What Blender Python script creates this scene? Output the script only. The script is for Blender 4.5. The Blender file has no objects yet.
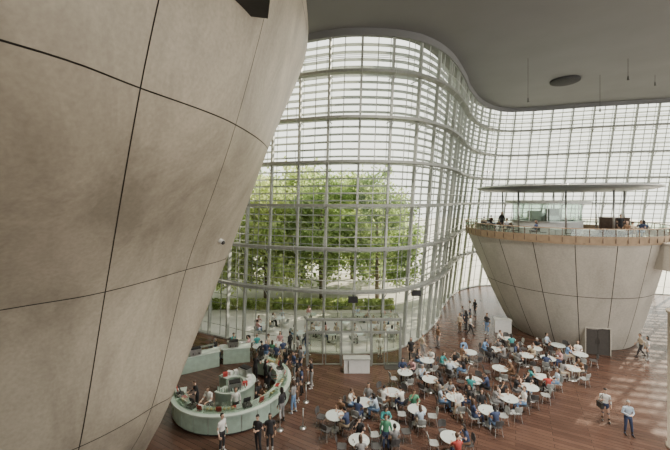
import bpy, math, random
from mathutils import Vector, Matrix, kdtree
from mathutils.bvhtree import BVHTree
random.seed(7)
H=11.5; F=340.0
SC=bpy.context.scene
COL=SC.collection
def W(px,py,d): return Vector(((px-335)*d/F, d, H-(py-200)*d/F))
def G(px,py,z=0.0):
    d=(H-z)*F/(py-200.0); return Vector(((px-335)*d/F,d,z))

# ------------------------------------------------------------ materials
def mat(name,c,rough=0.6,metal=0.0,var=0.12,scale=6.0,bump=0.0,trans=0.0,alpha=1.0,spec=0.4):
    m=bpy.data.materials.new(name); m.use_nodes=True
    nt=m.node_tree; b=nt.nodes['Principled BSDF']
    b.inputs['Roughness'].default_value=rough; b.inputs['Metallic'].default_value=metal
    b.inputs['Specular IOR Level'].default_value=spec
    tc=nt.nodes.new('ShaderNodeTexCoord'); n=nt.nodes.new('ShaderNodeTexNoise')
    n.inputs['Scale'].default_value=scale; n.inputs['Detail'].default_value=4
    nt.links.new(tc.outputs['Object'],n.inputs['Vector'])
    r=nt.nodes.new('ShaderNodeValToRGB')
    lo=[max(0,x*(1-var)) for x in c]; hi=[min(1,x*(1+var)) for x in c]
    r.color_ramp.elements[0].position=.3; r.color_ramp.elements[1].position=.7
    r.color_ramp.elements[0].color=(*lo,1); r.color_ramp.elements[1].color=(*hi,1)
    nt.links.new(n.outputs['Fac'],r.inputs['Fac']); nt.links.new(r.outputs['Color'],b.inputs['Base Color'])
    if bump:
        bp=nt.nodes.new('ShaderNodeBump'); bp.inputs['Strength'].default_value=bump
        nt.links.new(n.outputs['Fac'],bp.inputs['Height']); nt.links.new(bp.outputs['Normal'],b.inputs['Normal'])
    return m
def concrete(name,c,c2,rough=.6):
    m=bpy.data.materials.new(name); m.use_nodes=True; nt=m.node_tree; b=nt.nodes['Principled BSDF']
    tc=nt.nodes.new('ShaderNodeTexCoord')
    n1=nt.nodes.new('ShaderNodeTexNoise'); n1.inputs['Scale'].default_value=.38; n1.inputs['Detail'].default_value=10; n1.inputs['Roughness'].default_value=.66; n1.inputs['Distortion'].default_value=.7
    mp=nt.nodes.new('ShaderNodeMapping'); mp.inputs['Scale'].default_value=(1,1,.4)
    nt.links.new(tc.outputs['Object'],mp.inputs['Vector']); nt.links.new(mp.outputs['Vector'],n1.inputs['Vector'])
    n2=nt.nodes.new('ShaderNodeTexNoise'); n2.inputs['Scale'].default_value=9; n2.inputs['Detail'].default_value=6
    nt.links.new(tc.outputs['Object'],n2.inputs['Vector'])
    r=nt.nodes.new('ShaderNodeValToRGB'); r.color_ramp.elements[0].position=.33; r.color_ramp.elements[1].position=.66
    r.color_ramp.elements[0].color=(*c2,1); r.color_ramp.elements[1].color=(*c,1)
    nt.links.new(n1.outputs['Fac'],r.inputs['Fac'])
    mx=nt.nodes.new('ShaderNodeMix'); mx.data_type='RGBA'; mx.blend_type='OVERLAY'; mx.inputs['Factor'].default_value=.3
    nt.links.new(r.outputs['Color'],mx.inputs['A'])
    hs=nt.nodes.new('ShaderNodeRGBToBW'); nt.links.new(n2.outputs['Color'],hs.inputs['Color']); nt.links.new(hs.outputs['Val'],mx.inputs['B'])
    nt.links.new(mx.outputs['Result'],b.inputs['Base Color'])
    b.inputs['Roughness'].default_value=rough
    bp=nt.nodes.new('ShaderNodeBump'); bp.inputs['Strength'].default_value=.06; nt.links.new(n2.outputs['Fac'],bp.inputs['Height']); nt.links.new(bp.outputs['Normal'],b.inputs['Normal'])
    return m
M={}
M['conc']=concrete('concrete_warm',(.48,.43,.34),(.27,.24,.188),.5)
M['conc2']=concrete('concrete_grey',(.49,.465,.405),(.35,.33,.285))
M['joint']=mat('joint_dark',(.02,.019,.018))
M['ceil']=mat('ceiling_grey',(.172,.178,.182),.8,var=.05,scale=.3)
M['white']=mat('white_paint',(.75,.76,.74),.5,var=.05)
M['steel']=mat('painted_steel',(.37,.39,.36),.4,metal=.1,var=.08)
M['steell']=mat('light_painted_steel',(.55,.57,.54),.45,metal=.1,var=.05)
M['steeld']=mat('grating_steel',(.25,.265,.245),.5,metal=.2)
M['chrome']=mat('brushed_steel',(.6,.61,.6),.3,metal=.9)
M['black']=mat('black_plastic',(.02,.02,.022),.5)
M['mblack']=mat('matt_black',(.07,.072,.073),.95,spec=.05)
M['dark']=mat('dark_metal',(.06,.058,.055),.45,metal=.3)
M['dgrey']=mat('dark_grey_paint',(.05,.045,.04),.7)
M['mint']=mat('mint_glass',(.42,.55,.47),.15,var=.12,scale=3)
M['minttop']=mat('mint_worktop',(.58,.68,.61),.25,var=.06)
M['wood']=mat('balustrade_wood',(.33,.245,.16),.5,var=.15,scale=3)
M['woodd']=mat('dark_wood',(.11,.075,.055),.5,var=.2)
M['red']=mat('red_card',(.42,.05,.045),.5)
M['cream']=mat('cream_pastry',(.7,.55,.32),.6)
M['tabletop']=mat('white_laminate',(.56,.63,.61),.3,var=.04)
M['seatm']=mat('chair_shell',(.33,.35,.34),.45)
M['seatd']=mat('chair_dark_shell',(.08,.08,.08),.45)
M['bark']=mat('bark',(.16,.13,.09),.9,bump=.5)
M['canopy']=mat('canopy_paint',(.17,.195,.20),.4,var=.05)
M['paving']=mat('paving_stone',(.52,.51,.47),.8,var=.1,scale=.8)
def leafmat(name,a,b_):
    m=bpy.data.materials.new(name); m.use_nodes=True; nt=m.node_tree; nt.nodes.clear()
    o=nt.nodes.new('ShaderNodeOutputMaterial'); tc=nt.nodes.new('ShaderNodeTexCoord'); n=nt.nodes.new('ShaderNodeTexNoise')
    n.inputs['Scale'].default_value=.7; n.inputs['Detail'].default_value=5; nt.links.new(tc.outputs['Object'],n.inputs['Vector'])
    r=nt.nodes.new('ShaderNodeValToRGB'); r.color_ramp.elements[0].position=.38; r.color_ramp.elements[1].position=.62
    r.color_ramp.elements[0].color=(*a,1); r.color_ramp.elements[1].color=(*b_,1); nt.links.new(n.outputs['Fac'],r.inputs['Fac'])
    d=nt.nodes.new('ShaderNodeBsdfDiffuse'); t=nt.nodes.new('ShaderNodeBsdfTranslucent'); mx=nt.nodes.new('ShaderNodeMixShader'); mx.inputs[0].default_value=.5
    nt.links.new(r.outputs['Color'],d.inputs['Color']); nt.links.new(r.outputs['Color'],t.inputs['Color'])
    nt.links.new(d.outputs[0],mx.inputs[1]); nt.links.new(t.outputs[0],mx.inputs[2]); nt.links.new(mx.outputs[0],o.inputs[0]); return m
M['leaf']=leafmat('leaves_green',(.24,.35,.13),(.48,.59,.25))
M['leaf2']=leafmat('leaves_yellow_green',(.38,.49,.18),(.68,.74,.36))
def louv():
    m=bpy.data.materials.new('fritted_glass_louvre'); m.use_nodes=True; nt=m.node_tree; nt.nodes.clear()
    o=nt.nodes.new('ShaderNodeOutputMaterial'); d=nt.nodes.new('ShaderNodeBsdfDiffuse'); t=nt.nodes.new('ShaderNodeBsdfTranslucent'); tr=nt.nodes.new('ShaderNodeBsdfTransparent')
    tc=nt.nodes.new('ShaderNodeTexCoord'); n=nt.nodes.new('ShaderNodeTexNoise'); n.inputs['Scale'].default_value=2; nt.links.new(tc.outputs['Object'],n.inputs['Vector'])
    r=nt.nodes.new('ShaderNodeValToRGB'); r.color_ramp.elements[0].color=(.40,.43,.39,1); r.color_ramp.elements[1].color=(.52,.55,.505,1); nt.links.new(n.outputs['Fac'],r.inputs['Fac'])
    nt.links.new(r.outputs['Color'],d.inputs['Color']); nt.links.new(r.outputs['Color'],t.inputs['Color'])
    a=nt.nodes.new('ShaderNodeMixShader'); a.inputs[0].default_value=.4; nt.links.new(d.outputs[0],a.inputs[1]); nt.links.new(t.outputs[0],a.inputs[2])
    b=nt.nodes.new('ShaderNodeMixShader'); b.inputs[0].default_value=.2; nt.links.new(a.outputs[0],b.inputs[1]); nt.links.new(tr.outputs[0],b.inputs[2])
    nt.links.new(b.outputs[0],o.inputs[0]); return m
M['louvre']=louv()
def glass(name,col,g=.05):
    m=bpy.data.materials.new(name); m.use_nodes=True; nt=m.node_tree; nt.nodes.clear()
    o=nt.nodes.new('ShaderNodeOutputMaterial'); tr=nt.nodes.new('ShaderNodeBsdfTransparent'); tr.inputs[0].default_value=(*col,1)
    gl=nt.nodes.new('ShaderNodeBsdfGlossy'); gl.inputs['Roughness'].default_value=.05
    mx=nt.nodes.new('ShaderNodeMixShader'); mx.inputs[0].default_value=g
    nt.links.new(tr.outputs[0],mx.inputs[1]); nt.links.new(gl.outputs[0],mx.inputs[2]); nt.links.new(mx.outputs[0],o.inputs[0]); return m
M['glass']=glass('clear_glass',(.90,.92,.87),.02)
M['railglass']=glass('railing_glass',(.86,.92,.88),.08)
def floormat():
    m=bpy.data.materials.new('dark_plank_floor'); m.use_nodes=True; nt=m.node_tree; b=nt.nodes['Principled BSDF']
    tc=nt.nodes.new('ShaderNodeTexCoord'); mp=nt.nodes.new('ShaderNodeMapping'); mp.inputs['Rotation'].default_value=(0,0,math.radians(28))
    nt.links.new(tc.outputs['Object'],mp.inputs['Vector'])
    br=nt.nodes.new('ShaderNodeTexBrick'); br.inputs['Scale'].default_value=1; br.inputs['Brick Width'].default_value=3.2; br.inputs['Row Height'].default_value=.24
    br.inputs['Mortar Size'].default_value=.008; br.inputs['Color1'].default_value=(.098,.053,.039,1); br.inputs['Color2'].default_value=(.150,.084,.060,1); br.inputs['Mortar'].default_value=(.035,.021,.016,1)
    nt.links.new(mp.outputs['Vector'],br.inputs['Vector'])
    n=nt.nodes.new('ShaderNodeTexNoise'); n.inputs['Scale'].default_value=.6; n.inputs['Detail'].default_value=5; nt.links.new(tc.outputs['Object'],n.inputs['Vector'])
    mx=nt.nodes.new('ShaderNodeMix'); mx.data_type='RGBA'; mx.blend_type='MULTIPLY'; mx.inputs['Factor'].default_value=.5
    nt.links.new(br.outputs['Color'],mx.inputs['A']); nt.links.new(n.outputs['Fac'],mx.inputs['B'])
    nt.links.new(mx.outputs['Result'],b.inputs['Base Color']); b.inputs['Roughness'].default_value=.27; b.inputs['Specular IOR Level'].default_value=.5
    return m
M['floor']=floormat()

# ------------------------------------------------------------ mesh builder
class MB:
    def __init__(s): s.v=[];s.f=[];s.m=[];s.t=[]
    def add(s,vs,fs,mi=0,tag=0):
        o=len(s.v); s.v+= [tuple(v) for v in vs]; s.t+=[tag]*len(vs)
        for f in fs: s.f.append(tuple(i+o for i in f)); s.m.append(mi)
    def box(s,c,size,rz=0,mi=0,tilt=None):
        sx,sy,sz=[a/2 for a in size]; R=Matrix.Rotation(rz,3,'Z')
        if tilt is not None: R=R@Matrix.Rotation(tilt,3,'X')
        vs=[Vector(c)+R@Vector((x*sx,y*sy,z*sz)) for x in(-1,1) for y in(-1,1) for z in(-1,1)]
        s.add(vs,[(0,1,3,2),(4,6,7,5),(0,4,5,1),(2,3,7,6),(0,2,6,4),(1,5,7,3)],mi)
    def rings(s,rings,mi=0,cap=True,tag=0,closed=False,tags=None):
        n=len(rings[0]); o=len(s.v)
        for k,r in enumerate(rings):
            s.v+=[tuple(p) for p in r]; s.t+=[tags[k] if tags else tag]*n
        m=len(rings)
        for i in range(m if closed else m-1):
            a=o+i*n; b=o+((i+1)%m)*n
            for j in range(n):
                k=(j+1)%n; s.f.append((a+j,a+k,b+k,b+j)); s.m.append(mi)
        if cap and not closed:
            s.f.append(tuple(o+j for j in reversed(range(n)))); s.m.append(mi)
            s.f.append(tuple(o+(m-1)*n+j for j in range(n))); s.m.append(mi)
    def tube(s,p1,p2,r1,r2=None,n=8,mi=0,tag=0,rounded=False):
        p1=Vector(p1);p2=Vector(p2); r2=r1 if r2 is None else r2
        ax=(p2-p1); ax=ax.normalized() if ax.length>1e-6 else Vector((0,0,1))
        u=ax.orthogonal().normalized(); w=ax.cross(u); R=[]
        prof=[]
        if rounded:
            for a in (-85,-55,-25,0): prof.append((p1+ax*r1*math.sin(math.radians(a)),r1*math.cos(math.radians(a))))
            for a in (0,25,55,85): prof.append((p2+ax*r2*math.sin(math.radians(a)),r2*math.cos(math.radians(a))))
        else: prof=[(p1,r1),(p2,r2)]
        for p,r in prof: R.append([p+(u*math.cos(2*math.pi*j/n)+w*math.sin(2*math.pi*j/n))*r for j in range(n)])
        s.rings(R,mi,tag=tag)
    def path(s,pts,r,n=6,mi=0):
        for a,b in zip(pts[:-1],pts[1:]): s.tube(a,b,r,r,n,mi)
    def lathe(s,prof,n=24,c=(0,0,0),mi=0,closed=False,cap=True):
        R=[[(c[0]+r*math.cos(2*math.pi*j/n),c[1]+r*math.sin(2*math.pi*j/n),c[2]+z) for j in range(n)] for r,z in prof]
        s.rings(R,mi,cap=cap,closed=closed)
    def ell(s,c,r,mi=0,tag=0,nu=12,nv=8,R=None):
        c=Vector(c); rr=[]
        for i in range(nv+1):
            a=-math.pi/2+math.pi*min(max(i/nv,.02),.98); z=math.sin(a); q=math.cos(a); ring=[]
            for j in range(nu):
                p=Vector((r[0]*q*math.cos(2*math.pi*j/nu),r[1]*q*math.sin(2*math.pi*j/nu),r[2]*z))
                if R: p=R@p
                ring.append(c+p)
            rr.append(ring)
        s.rings(rr,mi,tag=tag)
    def mesh(s,name,mats,smooth=False):
        me=bpy.data.meshes.new(name); me.from_pydata(s.v,[],s.f)
        for m in mats: me.materials.append(m)
        me.polygons.foreach_set('material_index',s.m)
        if smooth: me.polygons.foreach_set('use_smooth',[True]*len(me.polygons))
        me.update(); return me
    def obj(s,name,mats,smooth=False,parent=None,**kw):
        return put(name,s.mesh(name,mats,smooth),parent,**kw)
def put(name,data,parent=None,loc=None,rz=None,**kw):
    o=bpy.data.objects.new(name,data); COL.objects.link(o)
    if parent is not None: o.parent=parent
    if loc is not None: o.location=loc
    if rz is not None: o.rotation_euler=(0,0,rz)
    for k,v in kw.items(): o[k]=v
    return o

# ------------------------------------------------------------ splines
def cr(p0,p1,p2,p3,t):
    return .5*((2*p1)+(p2-p0)*t+(2*p0-5*p1+4*p2-p3)*t*t+(3*p1-p0-3*p2+p3)*t**3)
def spl(P,u):
    n=len(P)-1; u=min(max(u,0),n); i=min(int(u),n-1); t=u-i
    p0=P[i-1] if i>0 else P[0]*2-P[1]; p3=P[i+2] if i+2<=n else P[n]*2-P[n-1]
    return cr(p0,P[i],P[i+1],p3,t)

# ------------------------------------------------------------ facade
CZ=24.0
B=[(-26,33),(-17,32),(-10.2,29),(-6.75,27.2),(-2.65,26),(.37,25.5),(3.8,25.9),(5.9,27.3),(7.8,29.6),(9.8,33),(11.6,37),(15.0,42.5),(19.1,45.5),(23.4,45.5),(30.7,43.5),(37.7,42),(46,40)]
T=[(-26,35),(-17,34),(-10,31),(-6,27.5),(-2.1,25.9),(1.1,25),(4.84,25.3),(7.4,26.6),(9.9,29.3),(12.8,34),(14.4,37),(18.1,42.5),(22.4,46.2),(26.5,46.2),(34.1,43.8),(41.4,42),(50,40)]
B+= [(57,37.5)]; T+=[(60,37.5)]
B=[Vector(p) for p in B]; T=[Vector(p) for p in T]
NF=len(B)-1
def fac(u,z,off=0.0):
    k=z/CZ; p=spl(B,u).lerp(spl(T,u),k)
    if off:
        a=spl(B,u-.05).lerp(spl(T,u-.05),k); b=spl(B,u+.05).lerp(spl(T,u+.05),k)
        t=(b-a).normalized(); nrm=Vector((t.y,-t.x))
        p=p+nrm*off
    return Vector((p.x,p.y,z))
acc=0;prev=fac(0,12);L=[(0,0)]
for i in range(1,1701):
    u=NF*i/1700; p=fac(u,12); acc+=(p-prev).length; prev=p; L.append((acc,u))
NB=round(acc/2.25)
def u_at(s):
    lo=0;hi=len(L)-1
    while hi-lo>1:
        m=(lo+hi)//2
        if L[m][0]<s: lo=m
        else: hi=m
    a,b=L[lo],L[hi]; return a[1]+(b[1]-a[1])*(s-a[0])/max(1e-9,b[0]-a[0])
bays=[u_at(acc*i/NB) for i in range(NB+1)]
ZL=[2*i for i in range(12)]+[23.9]
for i,u in enumerate(bays):
    mb=MB(); rr=[]
    for z in ZL:
        a=fac(max(u-.02,0),z); b=fac(min(u+.02,NF),z); t=(b-a).normalized(); nr=Vector((t.y,-t.x,0)); c=fac(u,z)
        rr.append([c-t*.075-nr*.05,c+t*.075-nr*.05,c+t*.075+nr*.22,c-t*.075+nr*.22])
    mb.rings(rr)
    mb.obj('trim_%d'%(i+1),[M['steel']],kind='structure',label='tall curved grey steel mullion of the glass facade')
def ribbon(z0,z1,o0,o1,N=340):
    mb=MB()
    for k in range(N+1):
        u=NF*k/N
        for p in (fac(u,z0,o0),fac(u,z0,o1),fac(u,z1,o1),fac(u,z1,o0)): mb.v.append(tuple(p)); mb.t.append(0)
    for k in range(N):
        for j in range(4):
            a=4*k+j;b=4*k+(j+1)%4; mb.f.append((a,b,b+4,a+4)); mb.m.append(0)
    return mb
ribbon(23.45,23.99,.24,.36).obj('trim_%d'%(len(bays)+1),[M['ceil']],kind='structure',label='curved grey fascia where the facade meets the ceiling')
ribbon(.0,.10,-.08,.24).obj('trim_%d'%(len(bays)+2),[M['steel']],kind='structure',label='curved steel sill along the foot of the facade')
ZR=[4.65,7.8,11.0,14.2,17.4,20.7]
for i in range(NB):
    u0,u1=bays[i],bays[i+1]
    g=MB(); rows=[]
    for z in ZL: rows.append([fac(u0,z),fac((u0+u1)/2,z),fac(u1,z)])
    vs=[p for r in rows for p in r]; fs=[]
    for r in range(len(rows)-1):
        for c in range(2): fs.append((r*3+c,r*3+c+1,(r+1)*3+c+1,(r+1)*3+c))
    g.add(vs,fs)
    win=g.obj('window_%d'%(i+1),[M['glass']],kind='structure',label='full-height bay of clear facade glazing')
    um=(u0+u1)/2
    lv=MB(); z=4.2
    while z<23.7:
        dz=Vector((0,0,.09)); th=Vector((0,0,.028))
        P=[]
        for uu in (u0,um,u1):
            a0=fac(uu,z,-.45); b0=fac(uu,z,-.76); P.append([a0,b0-dz,b0-dz+th,a0+th])
        lv.rings(P)
        z+=.56
    lv.obj('louvre',[M['louvre']],parent=win,label='horizontal fritted glass sun louvres')
    fr=MB()
    for z in [.9,2.7,3.5]+[6.2+1.6*k for k in range(12)]:
        if z>23.9: break
        fr.tube(fac(u0,z,-.02),fac(um,z,-.02),.025,n=4); fr.tube(fac(um,z,-.02),fac(u1,z,-.02),.025,n=4)
    for a,b in zip(ZL[:-1],ZL[1:]): fr.tube(fac(um,a,.0),fac(um,b,.0),.045,n=4)
    for zr in ZR:
        fr.tube(fac(u0,zr,.1),fac(u0,zr,-.85),.045,n=4)
        fr.tube(fac(u0,zr-.6,.2),fac(u0,zr,.75),.03,n=4)
    for a,b in zip(ZL[2:-1],ZL[3:]):
        fr.tube(fac(u0,a,-.62),fac(u0,b,-.62),.03,n=4)
    fr.obj('window_frame',[M['steel']],parent=win,label='slim grey steel glazing bars and brackets')
w=.55
for zr in ZR:
    wk=ribbon(zr,zr+.20,.24,.24+w,300).obj('maintenance_walkway',[M['steeld']],label='curving steel maintenance walkway along the glass facade',category='walkway')
    hr=MB(); P=[fac(NF*k/200,zr+1.0,.24+w) for k in range(201)]
    hr.path(P,.025,5)
    for u in bays: hr.tube(fac(u,zr,.24+w),fac(u,zr+1,.24+w),.02,n=5)
    hr.obj('handrail',[M['steel']],parent=wk)

# ------------------------------------------------------------ floor / ceiling / ground
def poly(name,pts,z,thick,m,**kw):
    n=len(pts); mb=MB()
    mb.add([(p[0],p[1],z) for p in pts]+[(p[0],p[1],z+thick) for p in pts],
      [tuple(reversed(range(n))),tuple(range(n,2*n))]+[(i,(i+1)%n,n+(i+1)%n,n+i) for i in range(n)])
    return mb.obj(name,[m],**kw)
fb=[fac(NF*k/140,0,-.1) for k in range(141)]; ft=[fac(NF*k/140,24,-1.1) for k in range(141)]
def cap(pts): return [(-26,-9)]+[(60,-9)]+[(p.x,p.y) for p in reversed(pts)]
poly('floor',cap(fb),-.3,.3,M['floor'],kind='structure',label='red-brown timber plank hall floor')
poly('ceiling',cap(ft),24.0,.5,M['ceil'],kind='structure',label='flat matt grey ceiling with wavy edge')
mb=MB(); mb.box((-10,-9.2,12),(34,.4,24)); mb.obj('wall_blocker',[M['conc2']],kind='structure',label='concrete wall added out of view to dim the left cone')  # unseen partial wall, added to cut fill light on the left cone
mb=MB(); mb.box((-26.3,10,12),(.4,38,24)); mb.obj('wall_side',[M['conc2']],kind='structure',label='plain concrete side wall')
mb=MB(); mb.add([(-150,-60,-.32),(180,-60,-.32),(180,220,-.32),(-150,220,-.32)],[(0,1,2,3)])
mb.obj('ground',[M['paving']],label='pale stone paved forecourt outside the hall',category='ground',kind='structure')

# ------------------------------------------------------------ panelled surfaces
def panels(root,surf,ucuts,vcuts,gap,m,ns=8):
    for i in range(len(ucuts)-1):
        for j in range(len(vcuts)-1):
            u0,u1,v0,v1=ucuts[i],ucuts[i+1],vcuts[j],vcuts[j+1]; e=.02
            def gu(u,v):
                s=(surf(min(u+e,ucuts[-1]),v)-surf(max(u-e,ucuts[0]),v)).length/(min(u+e,ucuts[-1])-max(u-e,ucuts[0])); return gap/max(s,.05)
            def gv(u,v):
                s=(surf(u,min(v+e,vcuts[-1]))-surf(u,max(v-e,vcuts[0]))).length/(min(v+e,vcuts[-1])-max(v-e,vcuts[0])); return gap/max(s,.05)
            mb=MB(); n=ns+1; vs=[]
            for a in range(n):
                for b in range(n):
                    u=u0+(u1-u0)*a/ns; v=v0+(v1-v0)*b/ns
                    if a==0: u+=gu(u,v)
                    if a==ns: u-=gu(u,v)
                    if b==0: v+=gv(u,v)
                    if b==ns: v-=gv(u,v)
                    vs.append(surf(u,v))
            fs=[(a*n+b,(a+1)*n+b,(a+1)*n+b+1,a*n+b+1) for a in range(ns) for b in range(ns)]
            mb.add(vs,fs); mb.obj('concrete_panel',[m],True,parent=root)
rows=[ # E, L, A, B, T, F, G
 (0,  [(-15.5,9.5),(-12.5,10.5),(-10.2,12.5),(-9.2,14.3),(-8.8,16),(-11.5,20),(-14,23)]),
 (3,  [(-15,8),(-11.5,9.5),(-8.8,11.7),(-7.5,13.9),(-7.3,15.5),(-10.5,20),(-13.5,24)]),
 (8.5,[(-13,5),(-9.1,9.27),(-7.5,11.1),(-6.4,14.6),(-5.65,17.9),(-8,22),(-12,26)]),
 (14, [(-8.7,1),(-5.24,5.3),(-4.35,7.6),(-3.3,11.3),(-3.37,17),(-5.5,22),(-9,26)]),
 (20.5,[(-6,1.0),(-4.3,4.5),(-3.1,7.65),(-1.75,11.2),(-1.57,19.4),(-3,23.3),(-7,26)]),
 (23.85,[(-6.5,1.0),(-4.8,4.5),(-3.6,7.65),(-2.1,11.2),(-2.2,19.4),(-3.6,23.3),(-7.5,26)])]
CP=[[Vector((p[0],p[1],z)) for p in r] for z,r in rows]
def lsurf(u,v): return spl([spl(r,u) for r in CP],v)
lc=put('concrete_cone',None,label='huge leaning concrete cone clad in smooth panels with dark joints',category='concrete wall')
panels(lc,lsurf,[0,2,3,4.6,6],[0,1,2,3,4,5],.019,M['conc'],14)
mb=MB(); N=40; K=36; vs=[lsurf(6*a/N,5*b/K)+Vector((-.07,.0,0)) for a in range(N+1) for b in range(K+1)]
fs=[(a*(K+1)+b,(a+1)*(K+1)+b,(a+1)*(K+1)+b+1,a*(K+1)+b+1) for a in range(N) for b in range(K)]
mb.add(vs,fs); mb.obj('joint_backing',[M['joint']],True,parent=lc,label='dark recessed joints')
bvh=BVHTree.FromPolygons([Vector(v) for v in vs],fs)
def hit(px,py):
    d=Vector(((px-335)/F,1,-(py-200)/F)).normalized(); r=bvh.ray_cast(Vector((0,0,H)),d); return r[0],r[1]
p,nr=hit(238,2)
if p:
    mb=MB(); mb.box(p+Vector((.25,-.1,.25)),(1.3,1.6,.55),rz=0.25); mb.box(p+Vector((.25,-.1,-.05)),(1.1,1.4,.06),rz=0.25)
    o=mb.obj('ventilation_hood',[M['black']],label='black rectangular metal hood fixed high on the concrete cone',category='hood')
p,nr=hit(219,240)
if p:
    if nr.x<0: nr=-nr
    cam_=put('security_camera',None,label='small pale dome security camera on the concrete cone',category='security camera')
    mb=MB(); mb.tube(p,p+nr*.22,.10,.12,n=16); mb.obj('camera_housing',[M['white']],parent=cam_)
    mb=MB(); mb.ell(p+nr*.24,(.10,.10,.10)); mb.obj('dome',[M['dark']],True,parent=cam_)

# right cone
C0=Vector((20.9,30.6)); C1=Vector((19.6,30.2)); R0,R1,RZ=4.6,7.35,8.6
def rs(u,v,off=0):
    k=v; c=C0.lerp(C1,k**.9); r=R0+(R1-R0)*(k**.85)-off
    return Vector((c.x+r*math.cos(u),c.y+r*math.sin(u),RZ*v))
rc=put('restaurant_cone',None,label='inverted concrete cone pedestal carrying an open restaurant terrace',category='concrete cone')
NU=18
panels(rc,rs,[2*math.pi*i/NU+.1 for i in range(NU+1)],[0,.52,1],.024,M['conc2'],6)
mb=MB(); mb.rings([[rs(2*math.pi*j/72,v,.06) for j in range(72)] for v in (0,.12,.25,.5,.75,.995)]); mb.obj('joint_backing',[M['joint']],True,parent=rc)
mb=MB(); mb.lathe([(7.2,8.45),(7.4,8.5),(7.4,8.62),(7.2,8.62)],72,(C1.x,C1.y,0)); mb.obj('terrace_floor',[M['woodd']],parent=rc)
mb=MB(); mb.box((25.4,24.2,7.55),(5.8,2.2,1.8),rz=.12); mb.box((25.4,24.2,8.50),(5.9,2.3,.1),rz=.12); mb.obj('concrete_link',[M['conc2']],parent=rc,label='projecting concrete link slab under the rim')
cc=(C1.x,C1.y,0)
mb=MB(); mb.lathe([(7.38,8.42),(7.52,9.02),(7.46,9.02),(7.34,8.63)],90,cc,closed=True)
bl=mb.obj('balustrade',[M['wood']],label='curved timber and glass balustrade around the restaurant terrace',category='balustrade')
for i in range(60):
    a=2*math.pi*i/60; q=MB(); q.box((cc[0]+7.48*math.cos(a),cc[1]+7.48*math.sin(a),9.05),(.04,.04,.95),rz=a); q.obj('baluster_post',[M['woodd']],parent=bl)
q=MB(); q.lathe([(7.46,9.02),(7.48,9.02),(7.48,9.5),(7.46,9.5)],90,cc,closed=True); q.obj('glass_panel',[M['railglass']],parent=bl)
q=MB(); q.lathe([(7.41,9.5),(7.53,9.5),(7.53,9.56),(7.41,9.56)],90,cc,closed=True); q.obj('top_rail',[M['wood']],parent=bl)
cn=put('disc_canopy',None,label='large grey disc canopy on slim posts over the restaurant',category='canopy')
kc=(20.3,30.8,0)
mb=MB(); mb.lathe([(.1,12.15),(4.5,12.22),(6.3,12.36),(6.85,12.5),(6.9,12.66),(6.6,12.76),(4,12.86),(.1,12.9)],72,kc); mb.obj('canopy_disc',[M['canopy']],True,parent=cn)
mb=MB(); mb.lathe([(6.9,12.58),(6.95,12.60),(6.95,12.66),(6.9,12.68)],72,kc,closed=True); mb.obj('canopy_rim',[M['chrome']],True,parent=cn)
for i in range(8):
    a=2*math.pi*i/8+.3; q=MB(); q.tube((20.3+4.6*math.cos(a),30.8+4.6*math.sin(a),8.62),(20.3+4.6*math.cos(a),30.8+4.6*math.sin(a),12.24),.07); q.obj('canopy_post',[M['chrome']],True,parent=cn)
br=put('restaurant_bar',None,label='circular restaurant service bar with pale panels and overhead shelf',category='bar counter')
bc=(19.0,30.6,0)
mb=MB(); mb.lathe([(2.5,8.62),(2.7,8.62),(2.7,9.65),(2.5,9.65)],40,bc,closed=True); mb.obj('bar_front',[M['white']],parent=br)
mb=MB(); mb.lathe([(2.2,9.65),(2.9,9.65),(2.9,9.72),(2.2,9.72)],40,bc,closed=True); mb.obj('bar_top',[M['chrome']],parent=br)
mb=MB(); mb.lathe([(1.8,11.2),(3.3,11.2),(3.3,11.42),(1.8,11.42)],40,bc,closed=True); mb.obj('overhead_shelf',[M['steell']],parent=br)
mb=MB(); mb.lathe([(2.6,9.72),(2.63,9.72),(2.63,11.2),(2.6,11.2)],40,bc,closed=True); mb.obj('glass_screen',[M['railglass']],parent=br)
for i,(x,y,hh_) in enumerate(((-.9,.3,1.9),(.2,-.5,1.5),(.9,.5,2.1),(0,.9,1.7))):
    mb=MB(); mb.box((bc[0]+x,bc[1]+y,8.62+hh_/2),(.85,.7,hh_)); mb.box((bc[0]+x,bc[1]+y-.36,8.62+hh_*.6),(.6,.03,.04)); mb.obj('kitchen_cabinet',[M['chrome'] if i%2 else M['steell']],parent=br)
for i in range(12):
    a=i*math.pi/6; q=MB(); q.tube((bc[0]+2.62*math.cos(a),bc[1]+2.62*math.sin(a),9.7),(bc[0]+2.62*math.cos(a),bc[1]+2.62*math.sin(a),11.25),.035); q.obj('shelf_post',[M['chrome']],parent=br)
mb=MB(); mb.box((23.7,28.9,9.3),(2.0,.9,1.35),rz=-.6); mb.box((23.7,28.9,10.0),(2.1,1.0,.06),rz=-.6)
mb.box((23.6,28.4,9.4),(.04,.06,1.1),rz=-.6)
mb.obj('service_cabinet',[M['woodd']],label='dark timber restaurant service cabinet',category='cabinet')
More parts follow.
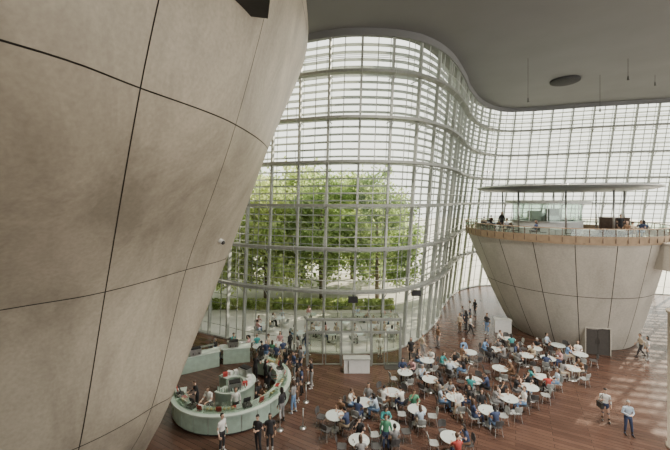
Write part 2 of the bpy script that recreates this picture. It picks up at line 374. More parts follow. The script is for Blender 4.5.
# doorway
dc=Vector((-.25,-.965,0)).normalized(); pc=Vector((20.9,30.6,0))+dc*5.6; rz=math.atan2(dc.y,dc.x)+math.pi/2
R_=Matrix.Rotation(rz,3,'Z')
pt=put('cone_doorway',None,label='dark doorway recess at the foot of the concrete cone',category='doorway')
q=MB()
for sx in(-1,1): q.box(pc+R_@Vector((sx*.80,.5,1.0)),(.05,1.0,2.0),rz)
q.box(pc+R_@Vector((0,.5,2.0)),(1.65,1.0,.05),rz); q.obj('door_frame',[M['conc2']],parent=pt)
for sx in(-1,1):
    q=MB(); q.box(pc+R_@Vector((sx*.39,.1,.98)),(.76,.06,1.94),rz); q.box(pc+R_@Vector((sx*.1,.05,1.0)),(.03,.05,.4),rz); q.obj('door_leaf',[M['dgrey']],parent=pt)
mb=MB(); mb.box((14.6,29.6,.55),(1.3,.5,1.1),rz=-.3); mb.box((14.6,29.6,1.12),(1.4,.6,.05),rz=-.3); mb.obj('podium',[M['white']],label='white boxy podium beside the concrete cone',category='podium')
mb=MB(); mb.lathe([(.42,0),(.42,.08),(.36,.1),(.36,6.2),(.42,6.3),(.42,6.4)],24,(15.85,15.7,0)); mb.obj('column',[M['conc']],True,label='pale round concrete column at the hall edge',category='column')

# ------------------------------------------------------------ ceiling fixtures
dp=W(565,80,35.4); 
mb=MB(); mb.lathe([(.1,23.65),(1.15,23.7),(1.35,23.8),(1.35,23.99)],40,(dp.x,dp.y,0)); mb.obj('ceiling_disc',[M['mblack']],True,label='dark round ceiling vent disc',category='ceiling vent')
for px,py,d in [(528,98,30),(600,108,34),(628,76,30),(655,82,34)]:
    p=W(px,py,d); r=put('hanging_lamp',None,label='small cylindrical lamp on a thin rod from the ceiling',category='pendant lamp')
    q=MB(); q.tube((p.x,p.y,p.z),(p.x,p.y,23.99),.018,n=6); q.obj('rod',[M['dark']],parent=r)
    q=MB(); q.tube((p.x,p.y,p.z-.35),(p.x,p.y,p.z),.07,.05); q.tube((p.x,p.y,p.z-.38),(p.x,p.y,p.z-.33),.09); q.obj('lamp_shade',[M['dark']],parent=r)

# ------------------------------------------------------------ entrance vestibule
vs_=put('entrance_vestibule',None,label='squared glazed entrance vestibule with grey metal frame',category='entrance')
x0,x1,y0,y1=-1.95,4.55,23.6,25.0; hh=3.2
q=MB(); q.box(((x0+x1)/2,(y0+y1)/2,hh),(x1-x0,y1-y0,.02)); q.obj('glass_roof',[M['glass']],parent=vs_)
q=MB(); q.box(((x0+x1)/2,y0,hh),(x1-x0+.1,.12,.18)); q.obj('roof_beam',[M['steeld']],parent=vs_)
cols=[x0,.45,2.5,x1]
for x in cols:
    q=MB(); q.box((x,y0,hh/2),(.12,.12,hh)); q.obj('frame_post',[M['steeld']],parent=vs_)
    q=MB(); q.box((x,(y0+y1)/2,hh),(.08,y1-y0,.1)); q.obj('roof_beam',[M['steeld']],parent=vs_)
for x in (x0,x1):
    q=MB(); q.box((x,(y0+y1)/2,hh/2),(.03,y1-y0,hh-.1)); q.obj('side_glass',[M['glass']],parent=vs_)
q=MB(); q.box(((x0+x1)/2,y0,2.35),(x1-x0,.08,.1)); q.obj('transom',[M['steeld']],parent=vs_)
for a,b in ((x0,-.75),(-.75,.45),(2.5,3.52),(3.52,x1)):
    r=MB(); r.box(((a+b)/2,y0,1.2),(b-a-.14,.02,2.2)); dl=r.obj('glass_door',[M['glass']],parent=vs_)
    for zz in(.12,2.25):
        r=MB(); r.box(((a+b)/2,y0,zz),(b-a-.10,.05,.06)); r.obj('door_rail',[M['steeld']],parent=dl)
    for xx in (a+.1,b-.1):
        r=MB(); r.box((xx,y0-.02,1.2),(.05,.05,2.2)); r.obj('door_stile',[M['steeld']],parent=dl)
rd=put('reception_desk',None,label='white boxy reception desk with grey top before the entrance',category='desk')
q=MB(); q.box((1.45,22.8,.45),(1.7,.5,.9)); q.obj('body',[M['white']],parent=rd)
q=MB(); q.box((1.45,22.8,.93),(1.8,.6,.06)); q.obj('desk_top',[M['steel']],parent=rd)
q=MB(); q.box((.9,22.52,.45),(.03,.06,.8)); q.obj('panel_joint',[M['dark']],parent=rd)
g=G(397,366); q=MB(); q.box((g.x,g.y,.012),(1.8,1.1,.02)); q.obj('door_mat',[M['dark']],label='dark rectangular entrance mat',category='mat')
for px,d in ((353,24.75),(416,26.5)):
    x=(px-335)*d/F; q=MB(); q.box((x,d,4.25),(.7,.25,.42)); q.tube((x,d,4.4),(x,d,4.70),.03); q.obj('loudspeaker',[M['black']],label='black loudspeaker box hung under the walkway',category='loudspeaker')

# ------------------------------------------------------------ cafe counter
cx,cy=-5.9,19.75
def arc(mb,r0,r1,z0,z1,a0,a1,n=28,mi=0,c=(cx,cy)):
    rr=[]
    for k in range(n+1):
        a=a0+(a1-a0)*k/n; ca,sa=math.cos(a),math.sin(a)
        rr.append([(c[0]+r0*ca,c[1]+r0*sa,z0),(c[0]+r1*ca,c[1]+r1*sa,z0),(c[0]+r1*ca,c[1]+r1*sa,z1),(c[0]+r0*ca,c[1]+r0*sa,z1)])
    mb.rings(rr,mi)
ct=put('cafe_counter',None,label='large curved cafe counter with mint green glass front',category='counter')
A0,A1=math.radians(-165),math.radians(75)
nseg=17
for k in range(nseg):
    a=A0+(A1-A0)*k/nseg; b=A0+(A1-A0)*(k+1)/nseg-.016
    q=MB(); arc(q,2.65,3.25,.1,.95,a,b,4); q.obj('front_panel',[M['mint']],parent=ct)
q=MB(); arc(q,2.7,3.2,0,.1,A0,A1); q.obj('plinth',[M['dark']],parent=ct)
q=MB(); arc(q,3.19,3.22,.1,.93,A0,A1,40); q.obj('joint_backing',[M['steel']],parent=ct)
q=MB(); arc(q,2.5,3.33,.95,1.01,A0,A1,48); q.obj('worktop',[M['minttop']],parent=ct)
q=MB(); arc(q,3.1,3.13,1.01,1.4,A0+.1,A1-.3,40); q.obj('sneeze_guard',[M['railglass']],parent=ct)
isl=put('back_counter',None,label='curved inner cafe work counter with pale green top',category='counter')
q=MB(); arc(q,.6,1.2,0,.9,-2.2,2.6,30); q.obj('body',[M['mint']],parent=isl)
q=MB(); arc(q,.55,1.27,.9,.96,-2.2,2.6,30); q.obj('worktop',[M['minttop']],parent=isl)
def sidecounter(x,y,l,rz):
    sh=put('drinks_counter',None,loc=(x,y,0),rz=rz,label='straight mint cafe side counter with pale top',category='counter')
    q=MB(); q.box((0,0,.5),(l,.7,1.0)); q.obj('body',[M['mint']],parent=sh)
    q=MB(); q.box((0,0,1.03),(l+.1,.8,.06)); q.obj('worktop',[M['minttop']],parent=sh)
    q=MB(); q.box((0,.25,1.35),(l*.8,.25,.04)); 
    for s in(-1,1): q.tube((s*l*.38,.25,1.05),(s*l*.38,.25,1.35),.02)
    q.obj('shelf',[M['chrome']],parent=sh)
sidecounter(-9.3,23.2,2.6,.5); sidecounter(-7.0,24.3,1.8,.2)
def coffee(loc,rz):
    r=put('coffee_machine',None,loc=loc,rz=rz,label='steel espresso machine on the cafe counter',category='coffee machine')
    q=MB(); q.box((0,0,.25),(.7,.45,.36)); q.box((0,0,.04),(.66,.4,.08)); q.obj('body',[M['chrome']],parent=r)
    q=MB(); q.box((0,-.02,.46),(.62,.38,.06)); q.obj('cup_tray',[M['black']],parent=r)
    for x in(-.18,.18):
        q=MB(); q.tube((x,-.22,.2),(x,-.36,.17),.03); q.obj('group_handle',[M['black']],parent=r)
def isp(a,r=.9): return (cx+r*math.cos(a),cy+r*math.sin(a),.96)
coffee(isp(-1.2),-1.2+1.57); coffee((-9.4,22.95,1.06),.5); coffee(isp(1.0),2.57); coffee((-7.2,24.15,1.06),.2)
def onarc(deg,r=2.85): a=math.radians(deg); return (cx+r*math.cos(a),cy+r*math.sin(a),1.01),a-math.pi/2
for deg in(-148,-118,-60,28,70):
    l,rz=onarc(deg); r=put('cash_register',None,loc=l,rz=rz,label='black cash register with tilted screen',category='cash register')
    q=MB(); q.box((0,0,.06),(.42,.4,.12)); q.obj('cash_drawer',[M['dark']],parent=r)
    q=MB(); q.tube((0,0,.1),(0,0,.3),.03); q.box((0,.02,.36),(.36,.04,.26),tilt=-.4); q.obj('screen',[M['black']],parent=r)
for deg in(-133,-95,-78,-30,-5,52):
    l,rz=onarc(deg); r=put('pastry_case',None,loc=l,rz=rz,label='small glass pastry display case on the cafe counter',category='display case')
    q=MB(); q.box((0,0,.03),(.66,.42,.06)); q.obj('tray',[M['chrome']],parent=r)
    q=MB(); q.box((0,0,.2),(.62,.38,.28)); q.obj('glass_cover',[M['railglass']],parent=r)
    for k in range(3):
        q=MB(); q.ell((-.2+.2*k,0,.10),(.07,.09,.045)); q.obj('pastry',[M['cream']],True,parent=r)
for deg,c in((-107,'red'),(-45,'red'),(-17,'white'),(10,'red'),(42,'cream'),(62,'white'),(-125,'white'),(-156,'red'),(-68,'white'),(3,'white'),(36,'red'),(-87,'red'),(-52,'white'),(-38,'white'),(18,'white')):
    l,rz=onarc(deg,2.95); r=put('menu_stand',None,loc=l,rz=rz,label='small %s counter menu stand'%('red' if c=='red' else 'pale'),category='menu stand')
    q=MB(); q.box((0,0,.02),(.3,.2,.04)); q.obj('base',[M['chrome']],parent=r)
    q=MB(); q.box((0,0,.16),(.28,.03,.27),tilt=-.3); q.obj('card',[M[c]],parent=r)
for i,deg in enumerate((-140,-112,-101,-72,-64,-24,-11,23,46,57)):
    l,rz=onarc(deg,2.68); q=MB(); 
    for k in range(3): q.box((.01*k,.008*k,.012+.02*k),(.3,.21,.018),rz=.05*k)
    q.obj('leaflet_stack',[M['white'] if i%3 else M['red']],loc=l,rz=rz,label='small stack of printed leaflets on the cafe counter',category='leaflets',group='leaflet stacks on the counter')
q=MB(); q.lathe([(.03,0),(.04,.02),(.04,.16),(.015,.21),(.015,.26)],12); botm=q.mesh('bottle',[M['mint']],True)
for i in range(12):
    a=-2.1+i*.13; p_=isp(a,1.12); put('bottle',botm,loc=p_,label='small green glass bottle on the cafe counter',category='bottle',group='bottles on the work counter')
for i,(a,c) in enumerate(((-.5,'red'),(-.1,'white'),(.3,'white'),(1.7,'white'),(2.1,'white'),(2.4,'red'))):
    q=MB(); q.box((0,0,.1),(.26,.2,.2)); q.box((0,0,.21),(.28,.22,.02)); q.obj('storage_box',[M[c]],loc=isp(a),rz=i*.7,label='small %s lidded box on the work counter'%c,category='box')
for px,py in[(303,428),(306,402),(308,383),(280,430)]:
    g=G(px,py); r=put('stanchion',None,loc=g,label='slim steel queue barrier post on round base',category='queue barrier')
    q=MB(); q.lathe([(.17,0),(.17,.02),(.05,.05),(.03,.06)],20); q.obj('base',[M['chrome']],True,parent=r)
    q=MB(); q.tube((0,0,.05),(0,0,.95),.028); q.ell((0,0,.96),(.045,.045,.04)); q.obj('post',[M['chrome']],True,parent=r)

# ------------------------------------------------------------ trees
def make_tree(seed,leaf,h=13,spread=4.2):
    rnd=random.Random(seed); tr=MB()
    tr.tube((0,0,-.3),(.1,.1,h*.35),.24,.18,10); tips=[]
    tr.tube((.1,.1,h*.35),(0,0,h*.85),.18,.06,8)
    for k in range(28):
        a=rnd.uniform(0,6.28); z0=h*rnd.uniform(.12,.75); ln=spread*rnd.uniform(.6,1)*(1.1-.5*z0/h)
        e=Vector((math.cos(a)*ln,math.sin(a)*ln,z0+h*rnd.uniform(.05,.2))); m=Vector((e.x*.5,e.y*.5,z0+.3*(e.z-z0)))
        tr.tube((0,0,z0),m,.08,.05,6); tr.tube(m,e,.05,.02,6); tips+=[e,m,(e+m)/2]
    tips+=[Vector((rnd.uniform(-1,1),rnd.uniform(-1,1),h*rnd.uniform(.8,1))) for _ in range(7)]
    lf=MB()
    for t in tips:
        rad=rnd.uniform(.85,1.5)
        for _ in range(120):
            v=Vector((rnd.gauss(0,1),rnd.gauss(0,1),rnd.gauss(0,.8))); v=t+v*rad*.55
            if v.z<.3: continue
            n=Vector((rnd.gauss(0,1),rnd.gauss(0,1),rnd.gauss(0,1)+.6)).normalized(); u=n.orthogonal().normalized(); w=n.cross(u); s=rnd.uniform(.10,.20)
            lf.add([v-u*s*1.4,v-w*s*.8,v+u*s*1.4,v+w*s*.8],[(0,1,2,3)])
    return tr.mesh('trunk',[M['bark']],True),lf.mesh('foliage',[leaf])
TM=[make_tree(1,M['leaf'],13,4.1),make_tree(2,M['leaf2'],11.5,4.3),make_tree(3,M['leaf'],14.5,4.1)]
k=0
for x,y,v,s in[(-15,39.5,1,1.1),(-8.2,40.5,1,1.25),(-1.6,40.5,0,1.15),(5.0,40.5,2,1.05),(-12.2,49,0,1.2),(-4.8,50,1,1.45),(2.6,51,1,1.35),(9.0,50,0,.95),(-20,46,1,1.1)]:
    r=put('tree',None,loc=(x,y,-.3),rz=k*1.3,label='leafy yellow-green broadleaf tree outside the glass' if v==1 else 'leafy mid-green broadleaf tree outside the glass',category='tree',group='trees outside the facade')
    r.scale=(s,s,s); put('trunk',TM[v][0],r); put('foliage',TM[v][1],r); k+=1
rnd=random.Random(5)
for i in range(7):
    lf=MB()
    for _ in range(2000):
        v=Vector((rnd.uniform(-1.6,1.6),rnd.uniform(-.5,.5),rnd.uniform(0,1.0)))
        n=Vector((rnd.gauss(0,1),rnd.gauss(0,1),rnd.gauss(0,1))).normalized(); u=n.orthogonal().normalized(); w=n.cross(u); s=.13
        lf.add([v-u*s,v-w*s*.6,v+u*s,v+w*s*.6],[(0,1,2,3)])
    lf.obj('hedge',[M['leaf2']],loc=(-15+i*3.3,37.0,-.3),label='clipped green hedge outside the glass',category='hedge',group='hedges outside')

# ------------------------------------------------------------ people
def build_person(name,pel,lean,legs,arms,turn=0,nod=0,hair='short'):
    mb=MB()
    def TT(x,y,z):
        c,s=math.cos(lean),math.sin(lean); return Vector((x,y*c+z*s,pel+z*c-y*s))
    prof=[(-.115,.06,.05,3),(-.10,.11,.085,3),(-.04,.155,.115,3),(.05,.155,.112,3),(.09,.145,.106,1),(.17,.132,.098,1),(.28,.15,.108,1),(.37,.168,.112,1),(.44,.165,.10,1),(.485,.13,.082,1),(.52,.075,.06,1),(.53,.03,.03,1)]
    rr=[];tg=[]
    for z,rx,ry,t in prof:
        rr.append([TT(rx*math.cos(2*math.pi*j/20),ry*math.sin(2*math.pi*j/20),z) for j in range(20)]); tg.append(t)
    mb.rings(rr,tags=tg)
    mb.tube(TT(0,0,.48),TT(0,.015,.64),.055,.05,12,tag=0,rounded=True)
    HR=Matrix.Rotation(-lean*.5-nod,3,'X'); HR=Matrix.Rotation(turn,3,'Z')@HR
    hc=TT(0,.02,.71)
    def Hh(x,y,z): return hc+HR@Vector((x,y,z))
    mb.ell(Hh(0,-.005,.02),(.075,.094,.095),tag=0,R=HR,nu=18,nv=12)
    mb.ell(Hh(0,.022,-.045),(.052,.062,.068),tag=0,R=HR,nu=14,nv=10)
    mb.tube(Hh(0,.088,.008),Hh(0,.105,-.022),.008,.014,8,tag=0,rounded=True)
    for sx in(-1,1):
        mb.ell(Hh(sx*.077,-.005,-.005),(.010,.02,.03),tag=0,R=HR,nu=8,nv=6)
        mb.ell(Hh(sx*.03,.082,.005),(.014,.009,.008),tag=6,R=HR,nu=8,nv=6)
    mb.ell(Hh(0,.080,-.05),(.024,.010,.007),tag=7,R=HR,nu=8,nv=6)
    for sx,(kn,an,to) in zip((-1,1),legs):
        hip=Vector((sx*.088,0,pel-.02)); kn=Vector(kn); an=Vector(an); to=Vector(to)
        mb.tube(hip,kn,.088,.058,14,tag=3,rounded=True)
        cf=kn.lerp(an,.3); mb.tube(kn,cf,.056,.057,12,tag=4,rounded=True); mb.tube(cf,an,.057,.038,12,tag=4,rounded=True)
        hl=an+Vector((0,-.035,-.045)); mb.tube(hl,to,.036,.03,10,tag=5,rounded=True); mb.tube(an,(an+to)/2+Vector((0,0,-.0)),.04,.03,10,tag=5,rounded=True)
    for sx,(el,wr,hd) in zip((-1,1),arms):
        shd=TT(sx*.175,0,.435); el=Vector(el); wr=Vector(wr)
        mb.tube(TT(sx*.11,0,.44),shd,.07,.062,12,tag=1,rounded=True)
        mb.tube(shd,el,.06,.043,12,tag=1,rounded=True); mb.tube(el,wr,.042,.029,12,tag=2,rounded=True)
        d=Vector(hd).normalized()
        lat=d.cross(Vector((0,0,1))) if abs(d.z)<.8 else Vector((0,1,0))
        lat=(lat-d*lat.dot(d)).normalized(); pn=lat.cross(d).normalized()
        if pn.z>0 and abs(d.z)<.8: pn=-pn
        if abs(d.z)>=.8 and pn.x*sx>0: pn=-pn
        RM=Matrix((lat,pn,d)).transposed()
        mb.ell(wr+d*.05,(.042,.018,.055),tag=0,R=RM,nu=12,nv=8)
        for q,(ox,ln) in enumerate(((-.033,.06),(-.011,.075),(.012,.07),(.034,.055))):
            b=wr+d*.085+lat*ox; m_=b+(d*.9+pn*.3).normalized()*ln*.55; e=m_+(d*.6+pn*.8).normalized()*ln*.45
            mb.tube(b,m_,.0095,.009,6,tag=0,rounded=True); mb.tube(m_,e,.009,.0075,6,tag=0,rounded=True)
        sg=-1 if lat.x*sx>0 else 1
        b=wr+d*.02+lat*.03*sg; m_=b+(d*.6+lat*sg*.8+pn*.2).normalized()*.045; mb.tube(b,m_,.013,.011,6,tag=0,rounded=True); mb.tube(m_,m_+(d+pn*.4).normalized()*.03,.011,.009,6,tag=0,rounded=True)
    me=mb.mesh(name+'_src',[]); o=bpy.data.objects.new('tmp',me); COL.objects.link(o)
    rm=o.modifiers.new('r','REMESH'); rm.mode='VOXEL'; rm.voxel_size=.010; rm.use_smooth_shade=True
    sm=o.modifiers.new('s','SMOOTH'); sm.factor=.5; sm.iterations=2
    dg=bpy.context.evaluated_depsgraph_get(); dg.update()
    out=bpy.data.meshes.new_from_object(o.evaluated_get(dg)); out.name=name
    bpy.data.objects.remove(o)
    kd=kdtree.KDTree(len(mb.v))
    for i,v in enumerate(mb.v): kd.insert(v,i)
    kd.balance(); out.materials.clear()
    for i in range(8): out.materials.append(M['white'])
    for p in out.polygons:
        _,i,_=kd.find(p.center); p.material_index=mb.t[i]; p.use_smooth=True
    hairs=[]
    for long_ in(False,True):
        hb=MB(); src=MB(); src.ell((0,0,0),(.084,.103,.106),nu=22,nv=16)
        keep=[]
        for f in src.f:
            c=sum((Vector(src.v[i]) for i in f),Vector())/len(f)
            if (c.y<.028 or c.z>.052) and not(c.z<-.03 and c.y>-.04) and not(c.z<-.075 and not long_): keep.append(f)
        hb.add([Hh(v[0],v[1]-.01,v[2]+.026) for v in src.v],keep)
        if long_:
            hb.ell(Hh(0,-.065,-.085),(.082,.042,.15),R=HR)
            for sx in(-1,1): hb.ell(Hh(sx*.068,-.01,-.06),(.02,.05,.10),R=HR)
        hairs.append(hb.mesh(name+'_hair',[M['white']],True))
    return out,hairs
def lg(kL,aL,kR,aR):
    f=lambda a:(a[0]*1.1,a[1]+.16,max(.03,a[2]-.06))
    return [(kL,aL,f(aL)),(kR,aR,f(aR))]
st=lg((-.1,.02,.50),(-.11,-.02,.09),(.1,.02,.50),(.11,-.02,.09))
st2=lg((-.13,.05,.50),(-.17,.03,.09),(.1,.0,.50),(.10,-.08,.09))
wk=lg((-.09,.17,.52),(-.09,.27,.09),(.09,-.02,.50),(.09,-.30,.14))
si=lg((-.12,.42,.52),(-.13,.38,.09),(.12,.42,.52),(.14,.44,.09))
si2=lg((-.10,.42,.52),(-.10,.30,.09),(.12,.42,.53),(.12,.48,.09))
POSE={
'stand':build_person('person_stand',.93,0,st,[((-.24,-.03,1.11),(-.25,.07,.87),(0,.15,-1)),((.24,-.03,1.11),(.25,.07,.87),(0,.15,-1))]),
'fold':build_person('person_hands_front',.93,.02,st2,[((-.25,.0,1.12),(-.07,.24,1.13),(1,.4,.1)),((.25,.0,1.12),(.07,.22,1.10),(-1,.4,.1))],nod=.25),
'phone':build_person('person_phone',.93,.03,st2,[((-.24,-.03,1.11),(-.25,.08,.87),(0,.15,-1)),((.24,.04,1.12),(.12,.28,1.22),(-.2,.6,.6))],nod=.3,turn=-.1),
'walk':build_person('person_walk',.92,.06,wk,[((-.24,-.14,1.12),(-.25,-.12,.87),(0,.1,-1)),((.24,.06,1.11),(.22,.24,.93),(0,.6,-.8))]),
'reach':build_person('person_reach',.93,.18,st,[((-.25,.18,1.10),(-.17,.43,1.12),(.1,1,-.1)),((.25,.2,1.10),(.18,.43,1.12),(-.1,1,-.1))],nod=.3),
'lean':build_person('person_sit_lean',.55,.28,si,[((-.26,.22,.80),(-.10,.42,.79),(.4,1,-.05)),((.26,.22,.80),(.12,.42,.79),(-.4,1,-.05))],nod=.1),
'back':build_person('person_sit_back',.55,-.06,si2,[((-.24,.05,.76),(-.10,.27,.68),(.4,1,-.2)),((.24,.05,.76),(.10,.27,.68),(-.4,1,-.2))],turn=.3),
'eat':build_person('person_sit_eat',.55,.18,si,[((-.26,.20,.80),(-.12,.42,.79),(.4,1,-.05)),((.26,.22,.83),(.11,.28,1.07),(-.3,-.1,1))],nod=.15)}
def cm(n,c,r=.8): return mat(n,c,r,var=.1,scale=8)
SKIN=[cm('skin_light',(.62,.41,.30),.5),cm('skin_tan',(.50,.32,.22),.5)]
HAIR=[cm('hair_black',(.018,.015,.013),.4),cm('hair_brown',(.07,.04,.024),.4),cm('hair_grey',(.3,.29,.28),.5)]
SH={'white':cm('cloth_white',(.70,.70,.67)),'black':cm('cloth_black',(.03,.03,.033)),'navy':cm('cloth_navy',(.05,.07,.14)),'blue':cm('cloth_blue',(.18,.30,.50)),'lblue':cm('cloth_pale_blue',(.46,.56,.66)),
'red':cm('cloth_red',(.42,.07,.06)),'beige':cm('cloth_beige',(.50,.42,.31)),'green':cm('cloth_green',(.10,.30,.18)),'grey':cm('cloth_grey',(.26,.26,.26)),'pink':cm('cloth_pink',(.55,.33,.33)),'teal':cm('cloth_teal',(.06,.30,.30)),'brown':cm('cloth_brown',(.17,.10,.06))}
SHOE=cm('shoe_black',(.02,.018,.016),.4); SHOEW=cm('shoe_white',(.6,.6,.58),.5); EYE=cm('eye_dark',(.02,.015,.012),.3); LIP=cm('lips',(.42,.16,.13),.5)
PT={'stand':'standing','fold':'hands joined','phone':'looking at hand','walk':'walking','reach':'reaching forward','lean':'sitting leaning forward','back':'sitting upright','eat':'sitting and eating'}
CN={'lblue':'azure'}
PR=random.Random(11)
def person(pose,loc,rz,shirt=None,pants=None,hair=None,long_=None,sleeve=None,shorts=False,grp=None,where=''):
    shirt=shirt or PR.choice(['white','white','black','black','navy','blue','lblue','red','beige','green','grey','pink','teal','grey','brown','black','navy'])
    pants=pants or PR.choice(['navy','black','grey','beige','blue','black','brown'])
    long_=PR.random()<.45 if long_ is None else long_
    hm=HAIR[hair] if hair is not None else PR.choice([HAIR[0]]*5+[HAIR[1]]*3+[HAIR[2]])
    sk=PR.choice([SKIN[0],SKIN[0],SKIN[1]]); sleeve=(PR.random()<.4) if sleeve is None else sleeve
    me,hs=POSE[pose]; o=put('person',me,loc=loc,rz=rz)
    ms=[sk,SH[shirt],SH[shirt] if sleeve else sk,SH[pants],sk if shorts else SH[pants],SHOE if PR.random()<.6 else SHOEW,EYE,LIP]
    for i,m in enumerate(ms): o.material_slots[i].link='OBJECT'; o.material_slots[i].material=m
    s=PR.uniform(.94,1.03) if pose in('stand','fold','phone','walk','reach') else PR.uniform(.97,1.02); o.scale=(s,s,s)
    h=put('hair',hs[1 if long_ else 0],o); h.material_slots[0].link='OBJECT'; h.material_slots[0].material=hm
    o['label']='person in %s top, %s %s, %s %s'%(CN.get(shirt,shirt),pants,'shorts' if shorts else 'trousers',PT[pose],where); o['category']='person'
    if grp: o['group']=grp
    return o

# ------------------------------------------------------------ cafe furniture
q=MB(); q.lathe([(.02,.70),(.44,.70),(.47,.715),(.47,.735),(.02,.735)],36); tb_top=q.mesh('table_top',[M['tabletop']])
q=MB(); q.tube((0,0,.03),(0,0,.70),.035,n=12); q.lathe([(.15,.68),(.15,.70)],16); tb_ped=q.mesh('pedestal',[M['chrome']],True)
q=MB(); q.lathe([(.27,0),(.27,.015),(.06,.04),(.04,.05)],24); tb_base=q.mesh('table_base',[M['chrome']],True)
def seatmesh(m):
    q=MB(); rr=[]
    for y,w,z in((-.21,.17,.47),(-.16,.205,.45),(0,.22,.44),(.16,.205,.45),(.22,.16,.44)):
        rr.append([(-w,y,z),(w,y,z),(w,y,z-.025),(-w,y,z-.025)])
    q.rings(rr); return q.mesh('seat',[m])
def backmesh(m):
    q=MB(); rr=[]
    for z,w,y in((.56,.15,-.22),(.62,.20,-.235),(.74,.21,-.26),(.83,.19,-.28),(.86,.12,-.285)):
        rr.append([(-w,y+.03,z),(0,y-.01,z),(w,y+.03,z),(w,y+.01,z),(0,y-.03,z),(-w,y+.01,z)])
    q.rings(rr)
    for sx in(-1,1): q.tube((sx*.1,-.19,.44),(sx*.12,-.235,.62),.012,n=6)
    return q.mesh('backrest',[m])
legm=[]
for sx in(-1,1):
    for sy in(-1,1):
        q=MB(); q.tube((sx*.15,sy*.15,.43),(sx*.21,sy*.21,0),.012,n=6); legm.append(q.mesh('leg',[M['chrome']]))
SM=[(seatmesh(M['seatm']),backmesh(M['seatm'])),(seatmesh(M['seatd']),backmesh(M['seatd']))]
def chair(loc,rz,v,grp):
    r=put('cafe_chair',None,loc=loc,rz=rz,label='pale grey shell cafe chair with slim steel legs' if v==0 else 'dark shell cafe chair with slim steel legs',category='chair',group=grp)
    put('seat',SM[v][0],r); put('backrest',SM[v][1],r)
    for m in legm: put('leg',m,r)
q=MB(); q.lathe([(.03,0),(.035,.08),(.03,.08),(.02,.01)],14); q.tube((.035,0,.06),(.055,0,.04),.006,n=5); q.tube((.055,0,.04),(.032,0,.02),.006,n=5); cupm=q.mesh('cup',[M['white']],True)
q=MB(); q.lathe([(.05,0),(.11,.015),(.115,.02),(.05,.008)],20); platem=q.mesh('plate',[M['white']],True)
TR=random.Random(21)
tabs=[(335,415),(363,402),(392,392),(390,426),(359,440),(417,409),(451,437),(430,379),(474,380),(488,410),(509,398),(530,387),(500,368),(543,377),(526,355),(509,339),(535,348),(558,345),(580,354),(572,368),(494,349),(470,352),(452,364),(427,360),(455,397),(405,372),(548,358),(222,347),(240,342),(259,346),(277,344)]
occ=[]
for (px,py) in tabs: occ.append((G(px,py,.735).xy,.62))
for ti,(px,py) in enumerate(tabs):
    g=G(px,py,.735); r=put('cafe_table',None,loc=(g.x,g.y,0),label='round white cafe table on a steel pedestal',category='table',group='round tables in the hall')
    put('table_top',tb_top,r); put('pedestal',tb_ped,r); put('table_base',tb_base,r)
    a0=TR.uniform(0,6.28); nc=4
    for c in range(nc):
        for tr_ in range(5):
            a=a0+c*2*math.pi/nc+TR.uniform(-.3,.3)*(tr_+.3); dist=.78 if tr_<3 else .95
            p=(g.x+math.cos(a)*dist,g.y+math.sin(a)*dist)
            ok=all((Vector(p)-cc_).length>=(.30+(rr if (cc_-g.xy).length>.01 else .1)) for cc_,rr in occ)
            if ok: break
        if not ok: continue
        occ.append((Vector(p),.27)); rz=a+math.pi/2
        chair((p[0],p[1],0),rz,0 if TR.random()<.4 else 1,'chairs around the round tables')
        if TR.random()<.66:
            person(TR.choice(['lean','lean','back','eat']),(p[0],p[1],.0),rz,grp='seated cafe guests',where='at cafe table')
    for c in range(TR.choice([1,2,2,3])):
        a=TR.uniform(0,6.28)+c*2.1; rad=.24
        q=put('coffee_cup' if c%2==0 else 'plate',cupm if c%2==0 else platem,loc=(g.x+rad*math.cos(a),g.y+rad*math.sin(a),.735),rz=a,label='small white coffee cup on the cafe table' if c%2==0 else 'small white plate on the cafe table',category='cup' if c%2==0 else 'plate',group='crockery on the cafe tables')
pe=[('phone',605,421,2.6,dict(shirt='white',pants='navy',shorts=True,long_=False,sleeve=False)),
('fold',628,435,2.9,dict(shirt='lblue',pants='navy',long_=False,hair=2,sleeve=True)),
('walk',641,357,1.2,dict(shirt='beige',pants='black',long_=False)),('stand',648,360,1.0,dict(shirt='white',pants='grey',long_=True)),
('stand',411,361,2.8,dict(shirt='black',pants='black')),('walk',422,357,-1.4,dict(shirt='beige')),
('stand',270,451,3.3,dict(shirt='black',pants='black',long_=True)),('fold',258,452,2.8,dict(shirt='black',pants='black',long_=False)),
('walk',458,421,.3,dict(shirt='white',pants='beige',long_=False)),('stand',386,452,3.0,dict(shirt='green',pants='navy')),
('stand',283,362,.4,dict(shirt='navy')),('phone',298,360,2.0,dict(shirt='white')),('stand',380,358,3.1,dict(shirt='white',pants='white',long_=False)),
('stand',438,348,1.9,dict(shirt='brown')),('walk',463,325,.5,dict(shirt='grey')),('stand',470,318,1,dict(shirt='white')),('stand',475,316,2,dict(shirt='black')),
('stand',487,334,2.2,dict(shirt='black')),('walk',470,335,-2,dict(shirt='white')),('stand',460,333,2,dict(shirt='beige')),('stand',466,330,.5,dict(shirt='black')),
('stand',290,354,1,dict(shirt='black')),('walk',306,357,-1,dict(shirt='navy')),('phone',269,357,1.5,dict(shirt='beige')),
('stand',222,452,-2.0,dict(shirt='white',pants='black'))]
for pose,px,py,rz,kw in pe:
    g=G(px,py); person(pose,(g.x,g.y,0),rz,where='on hall floor',**kw)
g=G(605,421); r=put('shoulder_bag',None,loc=(g.x-.30,g.y-.05,0),label='dark shoulder bag carried by the man in white shirt',category='bag')
q=MB(); q.box((0,0,.88),(.12,.34,.28)); q.box((0,-.0,1.0),(.13,.35,.06)); q.obj('bag_body',[M['dark']],parent=r)
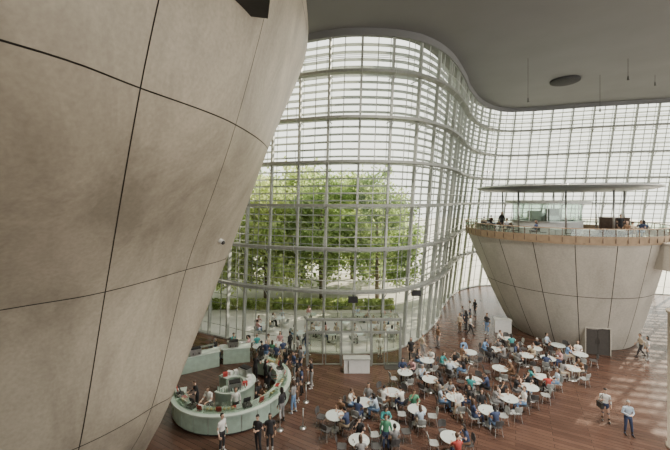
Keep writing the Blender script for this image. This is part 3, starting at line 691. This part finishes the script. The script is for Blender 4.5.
q=MB(); q.path([Vector((0.02,.12,1.02)),Vector((.1,.06,1.3)),Vector((.13,0,1.44)),Vector((.1,-.06,1.3)),Vector((0.02,-.12,1.02))],.012); q.obj('strap',[M['dark']],parent=r)
for deg,rr_,pose in((-145,2.0,'reach'),(-110,2.0,'reach'),(-70,2.0,'stand'),(-35,2.0,'reach'),(5,2.0,'reach'),(35,2.0,'stand'),(65,2.0,'reach')):
    a=math.radians(deg); person(pose,(cx+rr_*math.cos(a),cy+rr_*math.sin(a),0),a-math.pi/2,shirt='black' if deg%2 else 'white',pants='black',where='behind cafe counter',grp='cafe staff')
for deg,rr_ in((-34,3.8),(-20,3.9),(-6,3.8),(6,3.95),(19,3.8),(33,3.9),(47,3.85),(62,4.0),(14,4.6),(40,4.7),(75,4.2)):
    a=math.radians(deg); person(TR.choice(['stand','phone','fold']),(cx+rr_*math.cos(a),cy+rr_*math.sin(a),0),a+math.pi/2,shirt=TR.choice(['black','navy','black','white','grey']),where='at cafe counter',grp='cafe customers')
for i,a in enumerate([-2.9,-2.5,-2.15,-1.8,-1.45,-1.1,-.7,2.6,2.1]):
    tx,ty=cc[0]+5.8*math.cos(a),cc[1]+5.8*math.sin(a)
    r=put('restaurant_table',None,loc=(tx,ty,8.62),label='round white restaurant table on the terrace',category='table',group='restaurant tables')
    put('table_top',tb_top,r); put('pedestal',tb_ped,r); put('table_base',tb_base,r)
    for s in(-1,1):
        b=a+s*math.pi/2; p=(tx+.78*math.cos(b),ty+.78*math.sin(b),8.62)
        chair(p,b+math.pi/2,1,'restaurant chairs')
        if TR.random()<.6: person(TR.choice(['lean','eat','back']),p,b+math.pi/2,shirt=TR.choice(['black','navy','grey','beige','brown']),where='at terrace table',grp='restaurant guests')
for x,y in((22.6,26.9),(15.6,31.8)): person('stand',(x,y,8.62),2.8,shirt='black',pants='black',where='on restaurant terrace')
for px,d in((318,29.5),(345,31),(372,30),(392,29),(300,28.5),(262,30.5),(332,28.3),(358,28.3),(280,32),(312,33),(360,33),(385,32.5)):
    x=(px-335)*d/F; r=put('terrace_table',None,loc=(x,d,-.32),label='round white outdoor cafe table beyond the glass',category='table',group='outdoor tables')
    put('table_top',tb_top,r); put('pedestal',tb_ped,r); put('table_base',tb_base,r)
    for s in(0,2.1,4.2):
        b=s+px; p=(x+.78*math.cos(b),d+.78*math.sin(b),-.32); chair(p,b+math.pi/2,0,'outdoor chairs')
        if TR.random()<.7: person(TR.choice(['lean','eat','back']),p,b+math.pi/2,shirt=TR.choice(['white','white','beige','lblue','pink']),where='at outdoor table',grp='outdoor guests')

# ------------------------------------------------------------ light, world, camera
w=bpy.data.worlds.new('sky'); SC.world=w; w.use_nodes=True; bg=w.node_tree.nodes['Background']
bg.inputs[0].default_value=(1.0,.985,.93,1); bg.inputs[1].default_value=2.95
el=math.radians(24); az=Vector((.84,.54)).normalized()
sd=Vector((az.x*math.cos(el),az.y*math.cos(el),math.sin(el)))
l=bpy.data.lights.new('sun','SUN'); l.energy=18; l.angle=.006; l.color=(1,.86,.70); lo=bpy.data.objects.new('sun',l); COL.objects.link(lo)
lo.rotation_euler=sd.to_track_quat('Z','Y').to_euler()
for x,y in((5,19),(10,11),(22,10),(16,20),(32,20)):
    l=bpy.data.lights.new('fill_spot','SPOT'); l.energy=11500; l.spot_size=math.radians(130); l.spot_blend=1; l.shadow_soft_size=.25; l.color=(1,.9,.78)  # added fill spots that brighten the interior, no ceiling fixtures behind them
    o=bpy.data.objects.new('fill_spot',l); COL.objects.link(o); o.location=(x,y,23.9)
c=bpy.data.cameras.new('camera'); co=bpy.data.objects.new('camera',c); COL.objects.link(co); co.location=(0,0,H); co.rotation_euler=(math.pi/2,0,0)
c.sensor_width=36; c.lens=36*F/670; c.shift_y=-25/670; c.clip_end=500; SC.camera=co
